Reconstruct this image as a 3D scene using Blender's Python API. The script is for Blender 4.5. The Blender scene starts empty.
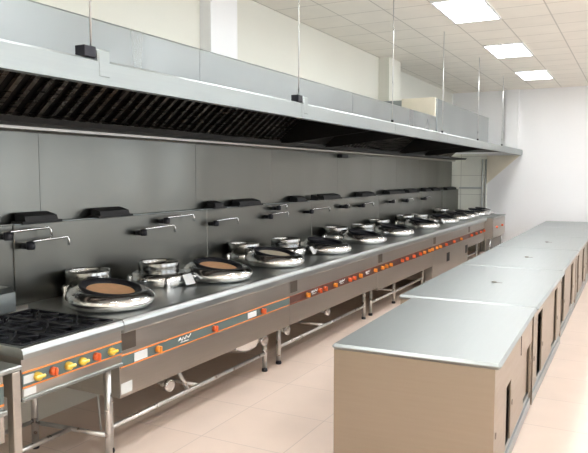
import bpy, bmesh, math, random
from mathutils import Vector, Matrix
C = bpy.context.scene.collection
SC = bpy.context.scene
PI = math.pi
random.seed(4)

# ------------------------------------------------------------------ camera
cam_d = bpy.data.cameras.new('camera'); cam = bpy.data.objects.new('camera', cam_d); C.objects.link(cam)
FPX = 655.0
cam_d.sensor_width = 36.0; cam_d.sensor_fit = 'HORIZONTAL'; cam_d.lens = FPX/588.0*36.0
cam_d.clip_start = .05; cam_d.clip_end = 100
PITCH, YAW = math.radians(4.54), math.radians(27.63)
cam.location = (0, 0, 1.7)
cam.rotation_euler = (PI/2-PITCH, 0, YAW)
SC.camera = cam

# ------------------------------------------------------------------ world, exposure
w = bpy.data.worlds.new('world'); SC.world = w; w.use_nodes = True
bg = w.node_tree.nodes['Background']; bg.inputs[0].default_value = (.86, .93, 1, 1); bg.inputs[1].default_value = 3.6
SC.view_settings.view_transform = 'Standard'; SC.view_settings.look = 'None'
SC.view_settings.gamma = 1; SC.view_settings.use_curve_mapping = False
SC.view_settings.exposure = 0.6
LAMP = 17.0       # strength of the troffer diffusers
WX = 3.0         # right wall
YN, YF = -1.6, 14.75
ZC = 3.5
WINS = [(0.2, 2.4), (3.6, 5.8), (7.0, 9.2), (10.4, 12.6)]
for y0, y1 in WINS:      # portals in the window openings guide the daylight in
    L = bpy.data.lights.new('window_portal', 'AREA'); L.shape = 'RECTANGLE'; L.size = y1-y0; L.size_y = 1.7
    L.cycles.is_portal = True
    o = bpy.data.objects.new('window_portal', L); C.objects.link(o)
    o.location = (WX+.1, (y0+y1)/2, 1.85); o.rotation_euler = (PI/2, 0, PI/2)

# ------------------------------------------------------------------ materials
def newmat(n):
    m = bpy.data.materials.new(n); m.use_nodes = True
    return m, m.node_tree, m.node_tree.nodes['Principled BSDF']
def N(t, k, **kw):
    n = t.nodes.new(k)
    for a, b in kw.items(): setattr(n, a, b)
    return n
def plain(n, col, rough=.5, metal=0, spec=.5, var=.06, scale=6, coat=0):
    m, t, p = newmat(n)
    p.inputs['Roughness'].default_value = rough; p.inputs['Metallic'].default_value = metal
    p.inputs['Specular IOR Level'].default_value = spec; p.inputs['Coat Weight'].default_value = coat
    tc = N(t, 'ShaderNodeTexCoord'); no = N(t, 'ShaderNodeTexNoise'); no.inputs['Scale'].default_value = scale
    t.links.new(tc.outputs['Object'], no.inputs['Vector'])
    mx = N(t, 'ShaderNodeMix', data_type='RGBA')
    mx.inputs[6].default_value = [c*(1-var) for c in col]+[1]; mx.inputs[7].default_value = [min(1, c*(1+var)) for c in col]+[1]
    t.links.new(no.outputs['Fac'], mx.inputs[0]); t.links.new(mx.outputs[2], p.inputs['Base Color'])
    return m
def steel(n, col=(.6, .6, .59), rough=.3, wave=.25, wscale=1.2, brush=(3, 3, 120), rv=.08, dist=.02, wz=1):
    m, t, p = newmat(n)
    p.inputs['Metallic'].default_value = 1
    tc = N(t, 'ShaderNodeTexCoord')
    mp = N(t, 'ShaderNodeMapping'); mp.inputs['Scale'].default_value = brush
    no = N(t, 'ShaderNodeTexNoise'); no.inputs['Scale'].default_value = 1; no.inputs['Detail'].default_value = 1
    t.links.new(tc.outputs['Object'], mp.inputs[0]); t.links.new(mp.outputs[0], no.inputs['Vector'])
    mr = N(t, 'ShaderNodeMapRange'); mr.inputs[3].default_value = rough-rv; mr.inputs[4].default_value = rough+rv
    t.links.new(no.outputs['Fac'], mr.inputs[0]); t.links.new(mr.outputs[0], p.inputs['Roughness'])
    n2 = N(t, 'ShaderNodeTexNoise'); n2.inputs['Scale'].default_value = wscale; n2.inputs['Detail'].default_value = 0
    m2 = N(t, 'ShaderNodeMapping'); m2.inputs['Scale'].default_value = (1, 1, wz)
    t.links.new(tc.outputs['Object'], m2.inputs[0]); t.links.new(m2.outputs[0], n2.inputs['Vector'])
    bp = N(t, 'ShaderNodeBump'); bp.inputs['Strength'].default_value = wave; bp.inputs['Distance'].default_value = dist
    t.links.new(n2.outputs['Fac'], bp.inputs['Height']); t.links.new(bp.outputs[0], p.inputs['Normal'])
    mx = N(t, 'ShaderNodeMix', data_type='RGBA')
    mx.inputs[6].default_value = [c*.93 for c in col]+[1]; mx.inputs[7].default_value = [min(1, c*1.06) for c in col]+[1]
    t.links.new(no.outputs['Fac'], mx.inputs[0]); t.links.new(mx.outputs[2], p.inputs['Base Color'])
    return m
def tiles(n, c1, c2, grout, tx, ty, ox, oy, rough, mortar=.006, axes='xy', spec=.5):
    m, t, p = newmat(n)
    tc = N(t, 'ShaderNodeTexCoord'); sp = N(t, 'ShaderNodeSeparateXYZ'); cb = N(t, 'ShaderNodeCombineXYZ')
    t.links.new(tc.outputs['Object'], sp.inputs[0])
    for k, (a, off, sz) in enumerate(((axes[0], ox, tx), (axes[1], oy, ty))):
        s = N(t, 'ShaderNodeMath', operation='SUBTRACT'); s.inputs[1].default_value = off
        t.links.new(sp.outputs['xyz'.index(a)], s.inputs[0]); t.links.new(s.outputs[0], cb.inputs[k])
    br = N(t, 'ShaderNodeTexBrick'); br.offset = 0; br.squash = 1
    br.inputs['Scale'].default_value = 1; br.inputs['Brick Width'].default_value = tx; br.inputs['Row Height'].default_value = ty
    br.inputs['Mortar Size'].default_value = mortar; br.inputs['Mortar Smooth'].default_value = .2
    br.inputs['Color1'].default_value = (*c1, 1); br.inputs['Color2'].default_value = (*c2, 1); br.inputs['Mortar'].default_value = (*grout, 1)
    t.links.new(cb.outputs[0], br.inputs['Vector'])
    no = N(t, 'ShaderNodeTexNoise'); no.inputs['Scale'].default_value = 3.5; no.inputs['Detail'].default_value = 4
    t.links.new(tc.outputs['Object'], no.inputs['Vector'])
    mr = N(t, 'ShaderNodeMapRange'); mr.inputs[3].default_value = .93; mr.inputs[4].default_value = 1.06
    t.links.new(no.outputs['Fac'], mr.inputs[0])
    mx = N(t, 'ShaderNodeMix', data_type='RGBA', blend_type='MULTIPLY'); mx.inputs[0].default_value = 1
    t.links.new(br.outputs['Color'], mx.inputs[6]); t.links.new(mr.outputs[0], mx.inputs[7])
    t.links.new(mx.outputs[2], p.inputs['Base Color'])
    p.inputs['Roughness'].default_value = rough; p.inputs['Specular IOR Level'].default_value = spec
    bp = N(t, 'ShaderNodeBump'); bp.inputs['Strength'].default_value = .3; bp.inputs['Distance'].default_value = .003; bp.invert = True
    t.links.new(br.outputs['Fac'], bp.inputs['Height']); t.links.new(bp.outputs[0], p.inputs['Normal'])
    return m
M = {}
M['floor'] = tiles('floor_tile', (.79, .645, .55), (.76, .615, .52), (.62, .50, .43), .6, .6, -1.86, 4.0, .42, mortar=.004)
M['ceiling'] = tiles('ceiling_tile', (.88, .84, .76), (.86, .82, .74), (.60, .57, .51), .534, .534, -2.0, 6.97, .9, mortar=.008, spec=.2)
M['wall'] = plain('painted_wall', (.76, .75, .67), .7, var=.03, scale=1.2)
M['wall_white'] = plain('white_wall', (.88, .88, .88), .6, var=.02, scale=.9)
M['wall_tile'] = tiles('wall_tile', (.92, .92, .82), (.90, .90, .80), (.62, .60, .54), .6, .42, -3.5, 0.0, .3, mortar=.006, axes='xz')
M['steel'] = steel('brushed_steel', (.55, .55, .54), .3)
M['hood'] = steel('hood_steel', (.30, .33, .335), .30, wave=.6, wscale=1.3, brush=(2, 2.5, .5), rv=.06, dist=.04, wz=.5)
M['lip'] = steel('hood_edge_steel', (.35, .38, .375), .38, wave=.2, wscale=1.0, brush=(3, 3, 80))
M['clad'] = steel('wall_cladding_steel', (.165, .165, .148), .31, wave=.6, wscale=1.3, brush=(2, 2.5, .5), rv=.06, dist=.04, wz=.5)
M['top'] = steel('worktop_steel', (.39, .415, .41), .45, wave=.15, wscale=1.0, brush=(60, 3, 3))
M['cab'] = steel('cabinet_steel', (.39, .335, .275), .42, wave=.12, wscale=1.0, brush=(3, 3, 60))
M['range'] = steel('range_steel', (.52, .49, .45), .38, wave=.15, wscale=1.4, brush=(3, 3, 80))
M['counter'] = steel('counter_steel', (.50, .52, .51), .36, wave=.08, wscale=2, brush=(40, 3, 3))
M['chrome'] = steel('polished_steel', (.80, .80, .80), .14, wave=.04, wscale=6, brush=(8, 8, 8), rv=.04)
M['pot'] = steel('pot_ring_steel', (.34, .34, .33), .2, wave=.05, wscale=5, brush=(12, 12, 1), rv=.1)
M['tube'] = steel('steel_tube', (.66, .66, .65), .3, wave=.05, brush=(20, 20, 20))
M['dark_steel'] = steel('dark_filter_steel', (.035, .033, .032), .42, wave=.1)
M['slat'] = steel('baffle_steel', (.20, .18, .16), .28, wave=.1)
M['trough'] = plain('trough_dark', (.02, .02, .02), .5, metal=.5)
M['iron'] = plain('cast_iron', (.022, .022, .028), .45, metal=.4)
M['black'] = plain('black_gap', (.012, .012, .012), .6)
M['brick'] = plain('fire_clay', (.76, .44, .24), .8, var=.12, scale=25)
M['pale_clay'] = plain('pale_clay', (.62, .56, .44), .8, var=.12, scale=25)
M['orange'] = plain('orange_stripe', (.85, .28, .06), .45)
M['teal'] = plain('teal_strip', (.12, .16, .155), .4)
M['dull_stripe'] = plain('dull_orange_stripe', (.22, .06, .03), .45)
M['red_strip'] = plain('dark_red_strip', (.10, .04, .03), .4)
M['yellow'] = plain('yellow_plastic', (.85, .55, .06), .35, coat=.3)
M['redknob'] = plain('red_plastic', (.80, .13, .03), .35, coat=.3)
M['orangeknob'] = plain('orange_plastic', (.9, .30, .03), .35, coat=.3)
M['sticker'] = plain('pale_sticker', (.70, .72, .70), .5)
M['paper'] = plain('white_paper', (.85, .85, .85), .6, var=.02)
M['pipe'] = plain('painted_pipe', (.55, .56, .54), .45)
M['frame'] = plain('white_frame', (.8, .8, .8), .5)
M['beige_reflect'] = plain('beige_reflection', (.80, .74, .60), .5, metal=.1)  # beige reflections put into the colour, for plenum face and shadow plate
M['dkpanel'] = steel('dark_interior_steel', (.20, .17, .14), .45, wave=.1)
def emis(n, col, s):
    m, t, p = newmat(n)
    tc = N(t, 'ShaderNodeTexCoord'); no = N(t, 'ShaderNodeTexNoise'); no.inputs['Scale'].default_value = 9
    t.links.new(tc.outputs['Object'], no.inputs['Vector'])
    mr = N(t, 'ShaderNodeMapRange'); mr.inputs[1].default_value = .3; mr.inputs[2].default_value = .7; mr.inputs[3].default_value = s*.8; mr.inputs[4].default_value = s*1.2
    t.links.new(no.outputs['Fac'], mr.inputs[0]); t.links.new(mr.outputs[0], p.inputs['Emission Strength'])
    p.inputs['Emission Color'].default_value = (*col, 1); p.inputs['Base Color'].default_value = (.8, .8, .8, 1)
    return m
M['lamp'] = emis('lamp_diffuser', (.96, .98, 1.0), LAMP)

# ------------------------------------------------------------------ mesh helpers
class MB:
    def __init__(s): s.bm = bmesh.new()
    def box(s, a, b, bev=0, rot=None, seg=1):
        a, b = Vector(a), Vector(b)
        r = bmesh.ops.create_cube(s.bm, size=1); vs = r['verts']
        d = Vector((abs(b.x-a.x), abs(b.y-a.y), abs(b.z-a.z))); c = (a+b)/2
        for v in vs:
            v.co = Vector((v.co.x*d.x, v.co.y*d.y, v.co.z*d.z))
            if rot is not None: v.co = rot @ v.co
            v.co += c
        if bev:
            es = list({e for v in vs for e in v.link_edges})
            bmesh.ops.bevel(s.bm, geom=es, offset=min(bev, min(d)*.45), segments=seg, affect='EDGES', profile=.5)
        return s
    def prism(s, pts, y0, y1):          # polygon in (x,z) extruded along y
        A = [s.bm.verts.new((x, y0, z)) for x, z in pts]; B = [s.bm.verts.new((x, y1, z)) for x, z in pts]
        n = len(pts)
        for i in range(n):
            j = (i+1) % n; s.bm.faces.new((A[i], A[j], B[j], B[i]))
        s.bm.faces.new(A[::-1]); s.bm.faces.new(B)
        return s
    def tube(s, pts, r, n=10):          # swept tube through points
        pts = [Vector(p) for p in pts]; rings = []
        for i, p in enumerate(pts):
            d = (pts[min(i+1, len(pts)-1)]-pts[max(i-1, 0)]).normalized()
            u = d.cross(Vector((0, 0, 1)) if abs(d.z) < .9 else Vector((1, 0, 0))).normalized(); v = d.cross(u)
            rr = r[i] if isinstance(r, (list, tuple)) else r
            rings.append([s.bm.verts.new(p+u*rr*math.cos(2*PI*k/n)+v*rr*math.sin(2*PI*k/n)) for k in range(n)])
        for a, b in zip(rings, rings[1:]):
            for k in range(n): s.bm.faces.new((a[k], a[(k+1) % n], b[(k+1) % n], b[k])).smooth = True
        s.bm.faces.new(rings[0][::-1]); s.bm.faces.new(rings[-1])
        return s
    def lathe(s, prof, c=(0, 0, 0), n=40, tilt=0, z0=0, cap=False):   # profile (r,z); tilt lowers +x side in proportion to height
        rings = []
        for r, z in prof:
            ring = []
            for k in range(n):
                x, y = r*math.cos(2*PI*k/n), r*math.sin(2*PI*k/n)
                zz = z-tilt*x*min(1, max(0, (z-z0)/.08))
                ring.append(s.bm.verts.new((c[0]+x, c[1]+y, c[2]+zz)))
            rings.append(ring)
        for a, b in zip(rings, rings[1:]):
            for k in range(n): s.bm.faces.new((a[k], a[(k+1) % n], b[(k+1) % n], b[k])).smooth = True
        for ring, pr in ((rings[0], prof[0]), (rings[-1], prof[-1])):
            if pr[0] > 0 and cap: s.bm.faces.new(ring)
        return s
    def build(s, name, mat, parent=None):
        bmesh.ops.recalc_face_normals(s.bm, faces=s.bm.faces)
        me = bpy.data.meshes.new(name); s.bm.to_mesh(me); s.bm.free()
        me.materials.append(M[mat] if isinstance(mat, str) else mat)
        o = bpy.data.objects.new(name, me); C.objects.link(o)
        if parent is not None: o.parent = parent
        return o
def box(a, b, bev=0): return MB().box(a, b, bev)
def tag(o, label, cat, group=None):
    o['label'] = label; o['category'] = cat
    if group: o['group'] = group
    return o
def thing(name, loc, label, cat, group=None):
    o = bpy.data.objects.new(name, None); C.objects.link(o); o.location = loc; o.empty_display_size = .1
    return tag(o, label, cat, group)
def struct(name, mb, mat):
    o = mb.build(name, mat); o['kind'] = 'structure'; return o
def copy_tree(o, parent=None):
    c = o.copy(); C.objects.link(c)
    if parent is not None: c.parent = parent
    for ch in list(o.children): copy_tree(ch, c)
    return c

# ------------------------------------------------------------------ the room
XL = -3.62
struct('floor', box((XL-.3, YN-.2, -.1), (WX+.2, YF+.3, 0)), 'floor')
struct('ceiling', box((XL-.3, YN-.2, ZC), (WX+.2, YF+.3, ZC+.1)), 'ceiling')
struct('wall_left', MB().box((XL-.2, YN-.1, 0), (XL, 10.3, ZC)).box((XL-.25, 10.3, 0), (XL-.12, YF+.1, ZC)), 'wall')
struct('wall_far', box((XL-.1, YF, 0), (WX+.1, YF+.15, ZC)), 'wall_white')
struct('wall_near', box((XL-.1, YN-.15, 0), (WX+.1, YN, ZC)), 'wall')
wr = MB(); ys = [YN-.1]+[v for p in WINS for v in p]+[YF+.1]
for a, b in zip(ys[::2], ys[1::2]): wr.box((WX, a, 0), (WX+.2, b, ZC))
for y0, y1 in WINS: wr.box((WX, y0, 0), (WX+.2, y1, 1.0)); wr.box((WX, y0, 2.7), (WX+.2, y1, ZC))
struct('wall_right', wr, 'wall_white')
for k, (y0, y1) in enumerate(WINS):
    f = MB(); X0, X1 = WX+.05, WX+.09
    for y in (y0+.025, (y0+y1)/2, y1-.025): f.box((X0, y-.025, 1.0), (X1, y+.025, 2.7))
    for z in (1.025, 2.2, 2.675): f.box((X0, y0+.05, z-.025), (X1, y1-.05, z+.025))
    struct('window_%d' % (k+1), f, 'frame')
# wall columns, duct casing and the tiled corner under the hood
struct('trim_1', box((XL, 5.05, 2.5), (XL+.12, 5.5, ZC)), 'wall_white')
struct('trim_2', box((XL, 9.75, 2.5), (XL+.17, 10.3, ZC)), 'wall')
struct('trim_3', box((-2.56, 14.67, 2.25), (-2.30, YF, ZC)), 'wall_white')
struct('trim_4', box((XL-.1, YF-.02, 0), (-2.93, YF, 2.15)), 'wall_tile')

# ------------------------------------------------------------------ ceiling lights
def troffer(x0, y0, label, group='recessed ceiling lights'):
    wx, wy = .534, 1.068
    t = thing('ceiling_light', (x0, y0, ZC), label, 'ceiling light', group)
    f = MB(); e = .022; z0 = -.018
    f.box((0, 0, z0), (wx, e, 0)).box((0, wy-e, z0), (wx, wy, 0)).box((0, e, z0), (e, wy-e, 0)).box((wx-e, e, z0), (wx, wy-e, 0))
    f.build('frame', 'frame', t)
    box((e, e, -.010), (wx-e, wy-e, -.004)).build('diffuser', 'lamp', t)
    l = MB()
    for i in range(1, 4): l.box((e+i*(wx-2*e)/4-.004, e, -.017), (e+i*(wx-2*e)/4+.004, wy-e, -.0105))
    for i in range(1, 8): l.box((e, e+i*(wy-2*e)/8-.003, -.0175), (wx-e, e+i*(wy-2*e)/8+.003, -.0105))
    l.build('louvre', 'frame', t)
    return t
LX = -1.99
troffer(LX, 6.86, 'largest white ceiling light, nearest the camera, cut off by the top of the photo', None)
troffer(LX, 9.5, 'white recessed ceiling light, middle one of the row of three', None)
troffer(LX, 12.14, 'white recessed ceiling light farthest away, nearest the end wall', None)
for y in (-1.04, 1.63, 4.30): troffer(LX, y, 'recessed ceiling light of the left row behind or above the camera', 'ceiling lights above the camera')
for y in (-1.04, 1.63, 4.30, 6.97, 9.64, 12.31): troffer(LX+.534*5, y, 'unseen recessed ceiling light, right row added for lighting beyond the cabinets', 'unseen ceiling lights added at the right')  # unseen right row, added for its light

# ------------------------------------------------------------------ exhaust hood
hood = thing('exhaust_hood', (-2.2, 1.2, 2.12), 'long stainless steel exhaust hood hanging over the whole row of wok ranges', 'exhaust hood')
HX, HY, HZ = -2.2, 1.2, 2.12
def hb(): return MB()
def sub(p): return (p[0]-HX, p[1]-HY, p[2]-HZ)
def hbox(m, a, b, bev=0): return m.box(sub(a), sub(b), bev)
Y0, Y1 = 1.2, 14.72
def hprism(pts, y0, y1, name, mat, par=None):
    return MB().prism([(x-HX, z-HZ) for x, z in pts], y0-HY, y1-HY).build(name, mat, par or hood)
secs = [1.2, 4.33, 6.42, 8.5, 10.6, 12.6, Y1]
for a, b in zip(secs, secs[1:]):
    hprism([(-2.20, 2.12), (-2.20, 2.222), (-2.208, 2.232), (-2.26, 2.238), (-2.26, 2.226), (-2.214, 2.216), (-2.214, 2.132), (-2.25, 2.132), (-2.25, 2.12)], a+.0015, b-.0015, 'front_edge', 'lip')
    hprism([(-2.26, 2.226), (-2.26, 2.242), (-2.60, 2.27), (-2.60, 2.252)], a, b, 'roof_sheet', 'hood')
psec = [1.2, 3.62, 6.25, 9.36]
for a, b in zip(psec, psec[1:]):
    hprism([(-2.60, 2.25), (-2.60, 2.53), (-2.61, 2.54), (-2.64, 2.54), (-2.64, 2.25)], a+.002, b-.002, 'upper_panel', 'hood')
hprism([(-2.64, 2.45), (-2.64, 2.53), (-3.6, 2.53), (-3.6, 2.45)], Y0, 9.36, 'plenum_top', 'hood')
# taller plenum at the far end, its near face turned to the camera
m = MB(); hbox(m, (-3.55, 9.42, 2.28), (-2.60, 13.1, 2.80), .006); m.build('tall_plenum', 'hood', hood)
m = MB(); hbox(m, (-3.12, 9.37, 2.53), (-2.62, 9.42, 2.815), .004); m.build('plenum_end', 'beige_reflect', hood)
# back trim and trough
hprism([(-3.59, 1.985), (-3.54, 1.985), (-3.52, 2.00), (-3.52, 2.018), (-3.59, 2.018)], Y0, 14.3, 'back_trim', 'range')
hprism([(-3.56, 2.02), (-3.30, 2.02), (-3.28, 2.055), (-3.30, 2.05), (-3.56, 2.05)], Y0, 14.3, 'grease_trough', 'trough')
# filters: plane rising from the trough to the roof
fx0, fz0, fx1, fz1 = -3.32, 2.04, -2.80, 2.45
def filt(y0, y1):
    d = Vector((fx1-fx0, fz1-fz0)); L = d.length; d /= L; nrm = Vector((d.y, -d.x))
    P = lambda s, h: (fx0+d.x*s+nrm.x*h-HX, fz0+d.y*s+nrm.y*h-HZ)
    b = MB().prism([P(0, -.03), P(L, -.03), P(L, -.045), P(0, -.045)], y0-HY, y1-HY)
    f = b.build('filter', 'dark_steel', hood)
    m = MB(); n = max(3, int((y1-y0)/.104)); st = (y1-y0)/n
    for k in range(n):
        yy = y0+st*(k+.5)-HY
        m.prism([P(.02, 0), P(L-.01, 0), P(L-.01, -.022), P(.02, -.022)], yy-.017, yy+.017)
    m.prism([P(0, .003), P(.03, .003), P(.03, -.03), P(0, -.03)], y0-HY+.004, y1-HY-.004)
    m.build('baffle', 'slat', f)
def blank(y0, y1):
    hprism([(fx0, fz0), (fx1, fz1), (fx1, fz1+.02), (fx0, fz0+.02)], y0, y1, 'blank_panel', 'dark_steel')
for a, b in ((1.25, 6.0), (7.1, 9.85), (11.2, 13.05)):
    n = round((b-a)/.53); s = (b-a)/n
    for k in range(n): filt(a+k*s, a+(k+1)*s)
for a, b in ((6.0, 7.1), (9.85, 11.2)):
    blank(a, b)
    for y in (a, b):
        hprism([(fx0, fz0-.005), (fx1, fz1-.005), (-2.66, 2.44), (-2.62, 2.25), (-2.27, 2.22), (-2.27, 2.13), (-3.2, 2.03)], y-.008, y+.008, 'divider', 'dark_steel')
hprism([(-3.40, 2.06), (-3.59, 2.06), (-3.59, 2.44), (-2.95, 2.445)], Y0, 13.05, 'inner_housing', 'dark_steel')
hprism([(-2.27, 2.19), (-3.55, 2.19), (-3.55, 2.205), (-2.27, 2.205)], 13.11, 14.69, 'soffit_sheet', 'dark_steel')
# added triangular plate shaped as the diagonal shadow under the hood's far end
hprism([(-2.24, 2.118), (-2.93, 1.50), (-2.93, 2.118)], 14.690, 14.700, 'shadow_plate', 'beige_reflect')
# near end closing sheet
hprism([(-2.22, 2.13), (-3.59, 2.03), (-3.59, 2.5), (-2.64, 2.5), (-2.61, 2.26), (-2.22, 2.22)], 1.2, 1.21, 'end_sheet', 'hood')
hood.location.z = 2.113
# hanger rods with brackets
for y in (2.27, 4.345, 6.43, 8.36, 10.45, 12.5):
    r = MB().tube([sub((-2.235, y, ZC+.006)), sub((-2.235, y, 2.235))], .0048, 8).build('hanger_rod', 'tube', hood)
    if y < 5: m = MB(); hbox(m, (-2.20, y-.075, 2.235), (-2.26, y-.003, 2.285), .003); m.build('bracket', 'iron', r)
    if y < 5: m = MB(); hbox(m, (-2.197, y+.006, 2.15 if y < 5 else 2.19), (-2.22, y+.085, 2.28), .008); m.build('splice_plate', 'lip', r)
    MB().tube([sub((-2.235, y, 2.235)), sub((-2.235, y, 2.262))], .014, 6).build('nut', 'iron', r)
m = MB(); hbox(m, (-3.598, 8.12, 1.925), (-3.52, 8.33, 1.972), .006); tag(m.build('junction_box', 'black'), 'small black box fixed under the back edge of the hood', 'box'); 
bpy.data.objects['junction_box'].location = (HX, HY, HZ)

# ------------------------------------------------------------------ steel wall cladding between ranges and hood
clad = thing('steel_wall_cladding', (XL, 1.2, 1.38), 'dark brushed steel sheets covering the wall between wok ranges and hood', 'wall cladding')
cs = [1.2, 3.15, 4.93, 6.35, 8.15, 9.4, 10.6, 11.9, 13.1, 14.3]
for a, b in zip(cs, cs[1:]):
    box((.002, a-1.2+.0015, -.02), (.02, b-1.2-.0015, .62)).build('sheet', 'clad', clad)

# ------------------------------------------------------------------ wok ranges
FX = -2.63      # counter front
BX = -3.60
ZT = .85
def wok_burner(t, x, y, clay='brick', R=.28):
    b = MB().lathe([(R-.04, .0), (R-.015, .012), (R+.002, .035), (R+.004, .06), (R-.006, .085), (R-.028, .106), (R-.055, .115), (R-.08, .112), (R-.10, .09)], (x, y, 0), 48, .07, 0).build('wok_burner', 'chrome', t)
    MB().lathe([(R-.088, .102), (R-.080, .120), (R-.086, .130), (R-.098, .128), (R-.125, .108), (R-.13, .08)], (x, y, 0), 44, .16, 0).build('rim', 'iron', b)
    MB().lathe([(R-.128, .104), (.05, .10), (0, .098)], (x, y, 0), 36, .16, 0).build('clay_lining', clay, b)
    return b
def tail_pot(t, x, y, rb, rl=.155, h=.185):
    b = MB().lathe([(rb-.02, 0), (rb, .015), (rb, .07), (rb-.015, .098), (rl-.01, h-.095), (rl-.02, h-.085)], (x, y, 0), 40).build('soup_pot', 'chrome', t)
    MB().lathe([(rl-.008, h-.09), (rl, h-.085), (rl, h-.008), (rl-.004, h), (rl-.012, h), (rl-.015, h-.01), (rl-.016, h-.05), (0, h-.052)], (x, y, 0), 40).build('pot_ring', 'pot', b)
    for a in (-.6, 2.2, 3.9):
        px, py = x+(rb+.005)*math.cos(a), y+(rb+.005)*math.sin(a)
        MB().lathe([(.022, 0), (.024, .07), (.018, .085), (0, .09)], (px, py, 0), 14).build('foot', 'chrome', b)
    return b
def faucet(t, y, z, ln, mat='chrome', body=True):
    # wall-mounted pot filler: body on the splashback, spout swung along the wall
    x = -.0
    b = MB().lathe([(.0, -.02), (.026, -.02), (.03, 0), (.026, .03), (0, .034)], (BX+.13-FX, y, z), 16).tube([(BX+.055-FX, y, z), (BX+.13-FX, y, z)], .02, 12).build('faucet', 'iron', t)
    xx = BX+.13-FX
    MB().tube([(xx, y, z+.02), (xx, y+.02, z+.032), (xx, y+ln-.02, z+.036), (xx, y+ln, z+.024), (xx, y+ln, z-.02)], .0085, 10).build('spout', mat, b)
    return b
def knob(t, y, z, mat, wing=False, x=.0):
    x = -.043+x
    m = MB().tube([(x, y, z), (x+.022, y, z), (x+.026, y, z)], [.023, .021, .016], 16)
    if wing: m.box((x+.02, y-.032, z-.008), (x+.036, y+.032, z+.010), .005)
    else: m.box((x+.02, y-.007, z-.022), (x+.038, y+.007, z+.022), .004)
    return m.build('control_knob', mat, t)
def valve(t, x, y, z):
    p = MB().tube([(x-.25, y+.05, z+.05), (x-.06, y, z), (x, y-.01, z)], .022, 12).build('gas_pipe', 'tube', t)
    MB().tube([(x, y-.01, z), (x+.03, y-.012, z), (x+.034, y-.013, z)], [.042, .042, .03], 16).build('pipe_cap', 'chrome', p)
def range_unit(y0, y1, label, woks, pots, caps, faucets, knobs, zb=.37, slot=True, strip='teal', legs=None, rail=True, extras=()):
    t = thing('wok_range', (FX, y0, 0), label, 'wok range'); L = y1-y0
    xb = BX-FX   # back x in local coords
    # worktop with rolled front edge and raised gutter
    MB().prism([(xb+.05, ZT-.03), (xb+.05, ZT), (-.10, ZT), (-.045, ZT+.004), (-.03, ZT+.004), (-.015, ZT), (-.004, ZT-.012), (0, ZT-.03), (0, ZT-.07), (-.008, ZT-.08), (-.045, ZT-.08), (-.045, ZT-.03)], .001, L-.001).build('worktop', 'counter', t)
    # body
    m = MB().box((-.05, .004, zb), (-.065, L-.004, ZT-.03)).box((xb+.06, .004, zb), (-.065, .02, ZT-.03)).box((xb+.06, L-.02, zb), (-.065, L-.004, ZT-.03)).box((xb+.06, .02, zb), (-.065, L-.02, zb+.015))
    m.build('front_panel', 'range', t)
    # splashback with ledge
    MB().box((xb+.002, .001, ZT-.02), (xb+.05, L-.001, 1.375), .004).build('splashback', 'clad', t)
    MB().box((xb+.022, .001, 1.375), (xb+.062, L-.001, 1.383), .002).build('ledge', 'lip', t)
    for a, b in caps:
        a = a*.972-y0; b = b*.972-y0-.03; a = max(a, .005)
        c = MB().prism([(xb+.024, 1.383), (xb+.13, 1.383), (xb+.115, 1.43), (xb+.024, 1.452)], a+.03, b-.03)
        c.prism([(xb+.024, 1.383), (xb+.135, 1.383), (xb+.13, 1.397), (xb+.024, 1.40)], a, b).build('flue_cap', 'black', t)
    for k, (x, y, cl) in enumerate(woks):
        g = wok_burner(t, x-FX, y-y0, cl); g.location.z = ZT+.002
    for (x, y, rb) in pots:
        g = tail_pot(t, x-FX, y-y0, rb); g.location.z = ZT+.001
    for (y, z, ln) in faucets: faucet(t, y*.964-y0, z, ln*.95)
    # control strip
    zs = .555; s = MB().box((-.05, .01, zs), (-.047, L-.004, zs+.07)).build('control_strip', strip, t)
    MB().box((-.05, .01, zs+.066), (-.0455, L-.004, zs+.074)).box((-.05, .01, zs-.004), (-.0455, L-.004, zs+.004)).build('stripe', 'orange' if strip == 'teal' else 'dull_stripe', s)
    for (y, mt) in knobs: knob(t, y-y0, zs+.036, mt)
    if slot:
        MB().box((-.05, .02, .655), (-.0475, .15, .757)).build('vent_plate', 'dkpanel', t)
    # frame below
    for ly in (legs or (.12, L-.12)):
        for lx in (-.175, xb+.15):
            if lx < -.5 and ly < .1: continue
            l = MB().tube([(lx, ly, .03), (lx, ly, zb+.01)], .021, 12).build('leg', 'tube', t)
            MB().lathe([(0, 0), (.024, 0), (.027, .01), (.02, .035), (0, .04)], (lx, ly, 0), 14).build('foot', 'iron', l)
    if rail:
        MB().tube([(-.175, (legs or (.12,))[0], .155), (-.175, (legs or (0, L-.12))[-1], .155)], .016, 10).build('rail', 'tube', t)
        MB().tube([(xb+.15, .75, .155), (xb+.15, L-.1, .155)], .016, 10).build('rail', 'tube', t)
        MB().tube([(-.175, L*.45, .155), (xb+.15, L*.45, .155)], .014, 10).build('rail', 'tube', t)
    return t
def tagcard(t, x, y, z, y0, ang=.5):
    m = MB().box((-.004, -.055, 0), (.0, .055, .085), rot=Matrix.Rotation(-ang, 3, 'Y'))
    o = m.build('paper_tag', 'paper', t); o.location = (x-FX, y-y0, z); return o
def squiggle(t, y, z):
    m = MB(); x = -.0455
    pts = [(0, 0), (.02, .02), (.035, -.01), (.05, .018), (.07, .0), (.085, .022), (.11, .002), (.135, .024)]
    for (a, b), (c, d) in zip(pts, pts[1:]): m.tube([(x, y+a, z+b), (x, y+c, z+d)], .0035, 6)
    m.box((x-.001, y+.02, z-.016), (x+.001, y+.11, z-.011))
    m.build('logo_mark', 'paper', t)

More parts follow.
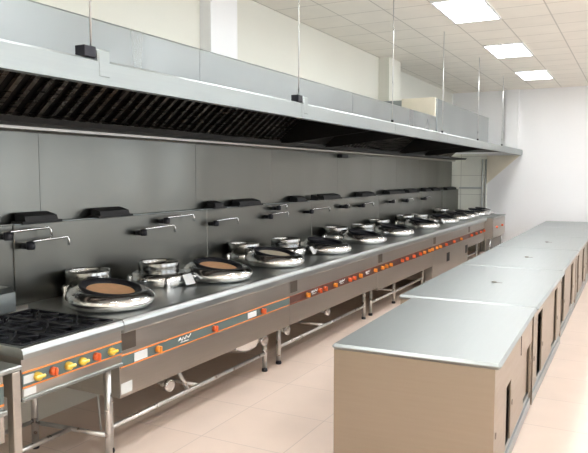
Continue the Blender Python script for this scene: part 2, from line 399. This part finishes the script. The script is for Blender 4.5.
yA, yB, yC, yD, yE, yF_ = 2.885, 5.03, 7.25, 9.6, 11.9, 13.33
RA = range_unit(yA, yB, 'wok range nearest the camera, right beside the six-knob stove',
    [(-3.0, 3.17, 'brick'), (-3.0, 4.40, 'brick')], [(-3.385, 3.36, .15), (-3.25, 3.96, .215)],
    [(2.93, 3.34), (3.66, 4.07)], [(3.06, 1.235, .34), (4.2, 1.235, .42), (4.5, 1.31, .4)],
    [(3.23, 'orangeknob'), (3.86, 'redknob'), (4.55, 'redknob')], legs=(.047, 4.81-yA))
tagcard(RA, -3.01, 4.02, .86, yA)
squiggle(RA, 3.45-yA, .59)
MB().box((-.05, .13, .563), (-.0445, .25, .617)).build('sticker', 'sticker', RA)
MB().box((-.05, .012, .39), (-.0475, .11, .455)).build('sticker', 'sticker', RA)
MB().box((-.05, 4.33-yA, .568), (-.0445, 4.46-yA, .612)).build('sticker', 'paper', RA)
valve(RA, -.16, 3.48-yA, .27); valve(RA, -.14, 4.72-yA, .30)
MB().tube([(-.175, 3.72-yA, .155), (-.22, 3.62-yA, .37)], .016, 8).build('brace', 'tube', RA)
MB().tube([(-.45, .25, .02), (-.45, .22, .37)], .007, 8).build('gas_pipe', 'pipe', RA)
MB().lathe([(.0, .24), (.1, .25), (.17, .30), (.18, .37)], (-.25, 4.5-yA, 0), 24).build('burner_pan', 'chrome', RA)
RB = range_unit(yB, yC, 'second wok range from the camera, between the first and the long middle one',
    [(-3.0, 5.34, 'pale_clay'), (-3.0, 6.48, 'iron')], [(-3.39, 5.42, .15), (-3.25, 6.02, .215)],
    [(5.06, 5.42), (5.62, 6.13), (6.90, 7.2)], [(5.25, 1.24, .40), (6.32, 1.245, .42), (6.5, 1.33, .2)],
    [(5.36, 'orangeknob'), (5.62, 'redknob'), (5.74, 'redknob'), (5.98, 'orangeknob'), (6.36, 'redknob'), (6.48, 'redknob'), (6.66, 'orangeknob'), (7.12, 'orangeknob')], strip='red_strip', legs=(.03, 2.1))
tagcard(RB, -3.01, 6.2, .86, yB)
for y in (5.46, 6.12, 6.85): squiggle(RB, y-yB, .59)
valve(RB, -.14, .1, .30); valve(RB, -.2, 1.1, .28)
RC = range_unit(yC, yD, 'third wok range of the row counted from the camera, in the middle',
    [(-3.0, 7.62, 'iron'), (-3.0, 8.75, 'iron')], [(-3.385, 7.62, .155), (-3.25, 8.2, .2), (-3.385, 9.2, .15)],
    [(7.3, 7.56), (7.64, 8.27), (8.97, 9.58)], [(7.35, 1.25, .55), (8.45, 1.265, .1), (9.1, 1.25, .42)],
    [(7.36, 'orangeknob'), (7.5, 'orangeknob'), (7.66, 'orangeknob'), (8.1, 'redknob'), (8.3, 'redknob'), (8.6, 'redknob'), (8.9, 'redknob'), (9.1, 'orangeknob'), (9.35, 'orangeknob'), (9.5, 'orangeknob')], strip='red_strip', zb=.33, legs=(.1, .95, 2.25))
RD = range_unit(yD, yE, 'fourth wok range of the row with two small black openings in its front',
    [(-3.0, 10.1, 'iron'), (-3.0, 11.35, 'iron')], [(-3.385, 10.4, .15), (-3.25, 10.75, .2)],
    [(10.18, 11.06), (11.2, 11.85)], [(10.45, 1.26, .1), (11.2, 1.25, .35)],
    [(9.75, 'orangeknob'), (9.95, 'orangeknob'), (10.3, 'redknob'), (10.8, 'redknob'), (11.3, 'orangeknob')], strip='red_strip', zb=.1, rail=False)
for y in (10.42, 11.7): MB().box((-.05, y-yD, .30), (-.0475, y+.18-yD, .44)).build('vent_plate', 'black', RD)
RE = range_unit(yE, yF_, 'fifth wok range, just before the projecting end unit by the white wall',
    [(-3.0, 12.3, 'iron'), (-3.0, 13.0, 'iron')], [(-3.385, 12.65, .12)],
    [(12.2, 12.7), (12.76, 13.3)], [(12.3, 1.25, .4)],
    [(12.1, 'redknob'), (12.5, 'redknob'), (12.9, 'redknob'), (13.2, 'redknob')], strip='red_strip', zb=.38, rail=True)
tagcard(RD, -2.95, 10.75, .87, yD, .7); tagcard(RD, -2.9, 11.0, .87, yD, .5)
# end unit standing a little proud of the row
eu = thing('steel_end_unit', (-2.50, yF_+.005, 0), 'projecting steel cooking unit at the far end of the row, against the white wall', 'cooking unit')
EL = 14.66-yF_
MB().box((-1.04, 0, ZT-.03), (0, EL, ZT), .008).build('worktop', 'counter', eu)
MB().box((-1.0, .01, .42), (-.03, EL-.01, ZT-.03)).box((-.03, .02, .45), (-.015, EL-.02, .80), .004).build('front_panel', 'range', eu)
MB().box((-1.07, 0, ZT-.03), (-1.04, EL, 1.375), .004).build('splashback', 'clad', eu)
for y in (.3, .9): 
    k = knob(eu, y, .64, 'redknob', x=.032)
for x in (-.08, -.95):
    for y in (.06, EL-.06): MB().tube([(x, y, 0), (x, y, .43)], .022, 10).build('leg', 'tube', eu)
b = wok_burner(eu, -.42, .42, 'iron', .26); b.location.z = ZT
b = wok_burner(eu, -.42, .98, 'iron', .24); b.location.z = ZT
MB().prism([(-1.05, 1.376), (-.96, 1.376), (-.97, 1.42), (-1.05, 1.44)], .1, .85).build('flue_cap', 'black', eu)

# ------------------------------------------------------------------ six-knob stove
SY0, SY1 = 2.17, 2.88
st = thing('gas_stove', (FX, SY0, 0), 'gas stove with black grates, six red and yellow knobs and open legs', 'stove')
L = SY1-SY0; D = -.80
m = MB().prism([(0, ZT-.03), (-.004, ZT-.014), (-.014, ZT-.003), (-.03, ZT+.002), (-.05, ZT), (-.05, ZT-.05), (-.02, ZT-.055), (0, ZT-.055)], 0, L)
m.box((D, 0, ZT-.05), (-.05, .03, ZT)).box((D, L-.02, ZT-.05), (-.05, L, ZT)).box((D, .03, ZT-.05), (D+.05, L-.02, ZT)).build('worktop', 'counter', st)
MB().box((D+.05, .03, ZT-.06), (-.05, L-.02, ZT-.045)).build('burner_tray', 'iron', st)
MB().box((-.03, .002, .585), (-.02, L-.002, ZT-.05)).box((D, .002, .585), (-.03, .012, ZT-.05)).box((D, L-.012, .585), (-.03, L-.002, ZT-.05)).box((D, .012, .585), (-.03, L-.012, .595)).build('front_panel', 'range', st)
MB().box((-.035, -.004, .578), (-.008, L, .598), .004).build('lower_rail', 'lip', st)
s = MB().box((-.02, .004, .652), (-.017, L-.004, .722)).build('control_strip', 'teal', st)
MB().box((-.02, .004, .72), (-.0155, L-.004, .728)).box((-.02, .004, .646), (-.0155, L-.004, .654)).build('stripe', 'orange', s)
MB().box((-.02, .01, .668), (-.0145, .075, .708)).build('sticker', 'sticker', st)
MB().box((-.02, .01, .605), (-.0165, .085, .64)).build('sticker', 'sticker', st)
for y, mt, wg in ((2.262, 'yellow', 1), (2.362, 'redknob', 0), (2.465, 'yellow', 1), (2.562, 'yellow', 1), (2.668, 'redknob', 0), (2.785, 'yellow', 1)):
    knob(st, y-SY0, .687, mt, wg, x=.026)
# six burners and three grates
for iy in range(3):
    yc = .03+(L-.05)*(iy+.5)/3
    for xc in (-.24, -.57):
        b = MB().lathe([(.0, .0), (.05, 0), (.055, .012), (.035, .022), (0, .024)], (xc, yc, ZT-.045), 20).build('burner', 'iron', st)
for iy in range(3):
    ya, yb = .03+(L-.05)*iy/3+.004, .03+(L-.05)*(iy+1)/3-.004; yc = (ya+yb)/2
    g = MB(); z0, z1 = ZT-.012, ZT+.004
    g.box((D+.06, ya, z0), (-.06, ya+.012, z1)).box((D+.06, yb-.012, z0), (-.06, yb, z1))
    for x in (D+.06, -.41, -.072): g.box((x, ya+.012, z0), (x+.012, yb-.012, z1))
    for xc in (-.24, -.57):
        for a in range(4):
            an = PI/4+a*PI/2; d = Vector((math.cos(an), math.sin(an), 0))
            g.tube([Vector((xc, yc, z1-.005))+d*.03, Vector((xc, yc, z1-.005))+d*.125], .006, 6)
        g.box((xc-.15, yc-.005, z0), (xc-.04, yc+.005, z1)).box((xc+.04, yc-.005, z0), (xc+.14, yc+.005, z1))
    for x in (D+.065, -.07):
        for y in (ya+.006, yb-.006): g.box((x-.004, y-.005, ZT-.045), (x+.006, y+.005, z0))
    g.build('grate', 'iron', st)
for lx in (-.08, -.635):
    for ly in (.012, L-.06 if lx > -.3 else .594):
        l = MB().tube([(lx, ly, .03), (lx, ly, .585)], .0215, 12).build('leg', 'tube', st)
        MB().lathe([(0, 0), (.022, 0), (.024, .01), (.02, .035), (0, .04)], (lx, ly, 0), 14).build('foot', 'iron', l)
for la, lb in ((.012, .012), (L-.06, .594)): MB().tube([(-.08, la, .165), (-.635, lb, .165)], .014, 10).build('cross_rail', 'tube', st)
MB().tube([(-.635, .012, .175), (-.635, .594, .175)], .012, 10).build('cross_rail', 'tube', st)
MB().tube([(-.36, .012, .165), (-.36, L-.085, .165)], .016, 10).build('cross_rail', 'tube', st)
MB().prism([(D-.06, .86), (D+.07, .86), (D+.07, .98), (D+.03, 1.01), (D-.06, 1.01)], 0, L-.15).build('backguard', 'lip', st)
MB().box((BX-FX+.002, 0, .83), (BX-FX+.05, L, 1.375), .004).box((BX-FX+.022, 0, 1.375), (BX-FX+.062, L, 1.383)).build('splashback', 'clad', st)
fb = faucet(st, L-.10, 1.31, .34)
MB().box((D-.02, 0, .60), (D, L, .87)).build('back_panel', 'range', st)

# ------------------------------------------------------------------ appliance at the left edge
ap = thing('low_steel_stove', (-2.55, 1.45, 0), 'lower steel stove at the left edge, cut off by the photo', 'stove')
MB().box((-.8, 0, .775), (0, .65, .80), .006).build('worktop', 'counter', ap)
MB().box((-.8, .01, .45), (-.03, .56, .775)).box((-.76, .1, .30), (-.1, .5, .45)).build('front_panel', 'range', ap)
s = MB().box((-.03, .02, .63), (-.026, .56, .72)).build('control_strip', 'teal', ap)
MB().box((-.03, .02, .72), (-.0245, .56, .729)).box((-.03, .02, .625), (-.0245, .56, .635)).build('stripe', 'orange', s)
for y in (.12, .25, .4): 
    o = knob(ap, y, .675, 'redknob', 0, x=.017)
MB().box((-.03, .0, .585), (-.0, .56, .61), .003).build('lower_rail', 'lip', ap)
for x in (-.045, -.75):
    for y in (.02, .59): MB().box((x, y, 0), (x+.045, y+.045, .775), .003).build('leg', 'range', ap)

# ------------------------------------------------------------------ steel worktable cabinets
def cabinet(x0, x1, y0, y1, rot, label, drawers=False, H=.745, gaps=((.12, .3), (.55, .66)), plug=True, face='cab'):
    W, Ln = x1-x0, y1-y0
    t = thing('steel_cabinet', (x0, y0, 0), label, 'cabinet', None); t.rotation_euler.z = rot
    e = .03
    MB().box((0, 0, H-.034), (W, Ln-.012, H), .014).build('worktop', 'top', t)
    b0, b1 = .012, W-e
    zb = .10
    m = MB().box((b0, .026, zb), (b0+.012, Ln-.034, H-.034)).box((b0, .012, .012), (b1, .026, H-.034)).box((b0+.012, Ln-.034, .012), (b1, Ln-.02, H-.034))
    m.box((b0+.012, .026, zb), (b1-.03, Ln-.034, zb+.015)).box((b0, .026, .0), (b0+.012, Ln-.034, zb))
    m.build('body', face, t)
    MB().box((b1-.028, .03, .012), (b1, Ln-.036, .085), .003).box((b1-.03, .03, .085), (b1-.012, Ln-.036, .125)).build('bottom_rail', 'top', t)
    MB().box((b0+.02, .03, .36), (b1-.12, Ln-.04, .375)).build('shelf', 'dkpanel', t)
    zt = H-.055; zd = zt-.045
    if drawers: zd = .50
    MB().box((b1-.02, .03, zd), (b1, Ln-.036, H-.035)).build('apron', face, t)
    # sliding doors leaving dark gaps; front door overlaps the rear one
    ga, gb = gaps
    def door(a, b, inset):
        d = MB().box((b1-.016-inset, a*Ln, .13), (b1-.002-inset, b*Ln, zd-.002), .002).build('door', face, t)
        MB().tube([(b1-.002-inset, a*Ln+.05, .34), (b1+.001-inset, a*Ln+.05, .34)], .018, 14).build('door_pull', 'dkpanel', d)
    door(.02, ga[0], .0); door(ga[1], gb[0], .0); door(gb[0]-.02, gb[1], .022); door(gb[1], .97, .0)
    if drawers:
        MB().box((b1, .62*Ln, zd+.04), (b1+.003, .625*Ln, H-.08)).build('drawer_gap', 'black', t)
    if plug:
        p = MB().lathe([(0, 0), (.02, 0), (.024, .004), (.02, .008), (0, .009)], (W*.53, Ln*.48, H), 16).box((W*.53+.02, Ln*.48-.01, H), (W*.53+.07, Ln*.48+.01, H+.002)).build('plug', 'dkpanel', t)
    return t
K = [3.33, 4.955, 6.98, 8.94, 10.8, 12.68, 14.42]
labs = ['large steel cabinet nearest the camera, its plain brown-reflecting end facing us',
        'second steel cabinet of the row, directly behind the nearest one',
        'third steel cabinet of the row counted from the camera, mid-aisle',
        'fourth steel cabinet of the row counted from the camera',
        'fifth steel cabinet of the row, last but one before the end wall',
        'last steel cabinet of the row, against the white end wall']
cabinet(-1.505, -.575, K[0], K[1]-.03, math.radians(1.1), labs[0], True, gaps=((.27, .38), (.74, .96)), plug=False)
for i in range(1, 6):
    cabinet(-1.655, -.60 - (.02 if i > 1 else 0), K[i], K[i+1]-.004, 0, labs[i], False, gaps=((.12, .26), (.60, .80)), plug=i in (1, 2, 3))

# ------------------------------------------------------------------ pipes in the far corner
p = MB().tube([(-2.955, 14.715, .0), (-2.955, 14.715, 2.03)], .014, 8); tag(p.build('vertical_pipe', 'pipe'), 'thin grey vertical pipe in the far corner under the hood, right one of the pair', 'pipe')
p = MB().tube([(-3.03, 14.715, 0), (-3.03, 14.715, 2.03)], .014, 8); tag(p.build('vertical_pipe', 'pipe'), 'thin grey vertical pipe in the far corner under the hood, left one of the pair', 'pipe')
p = MB().box((-3.52, 14.66, 1.385), (-3.045, 14.727, 1.425), .004); tag(p.build('wall_bracket', 'pipe'), 'grey horizontal bar on the tiled wall in the far corner under the hood', 'wall bar')
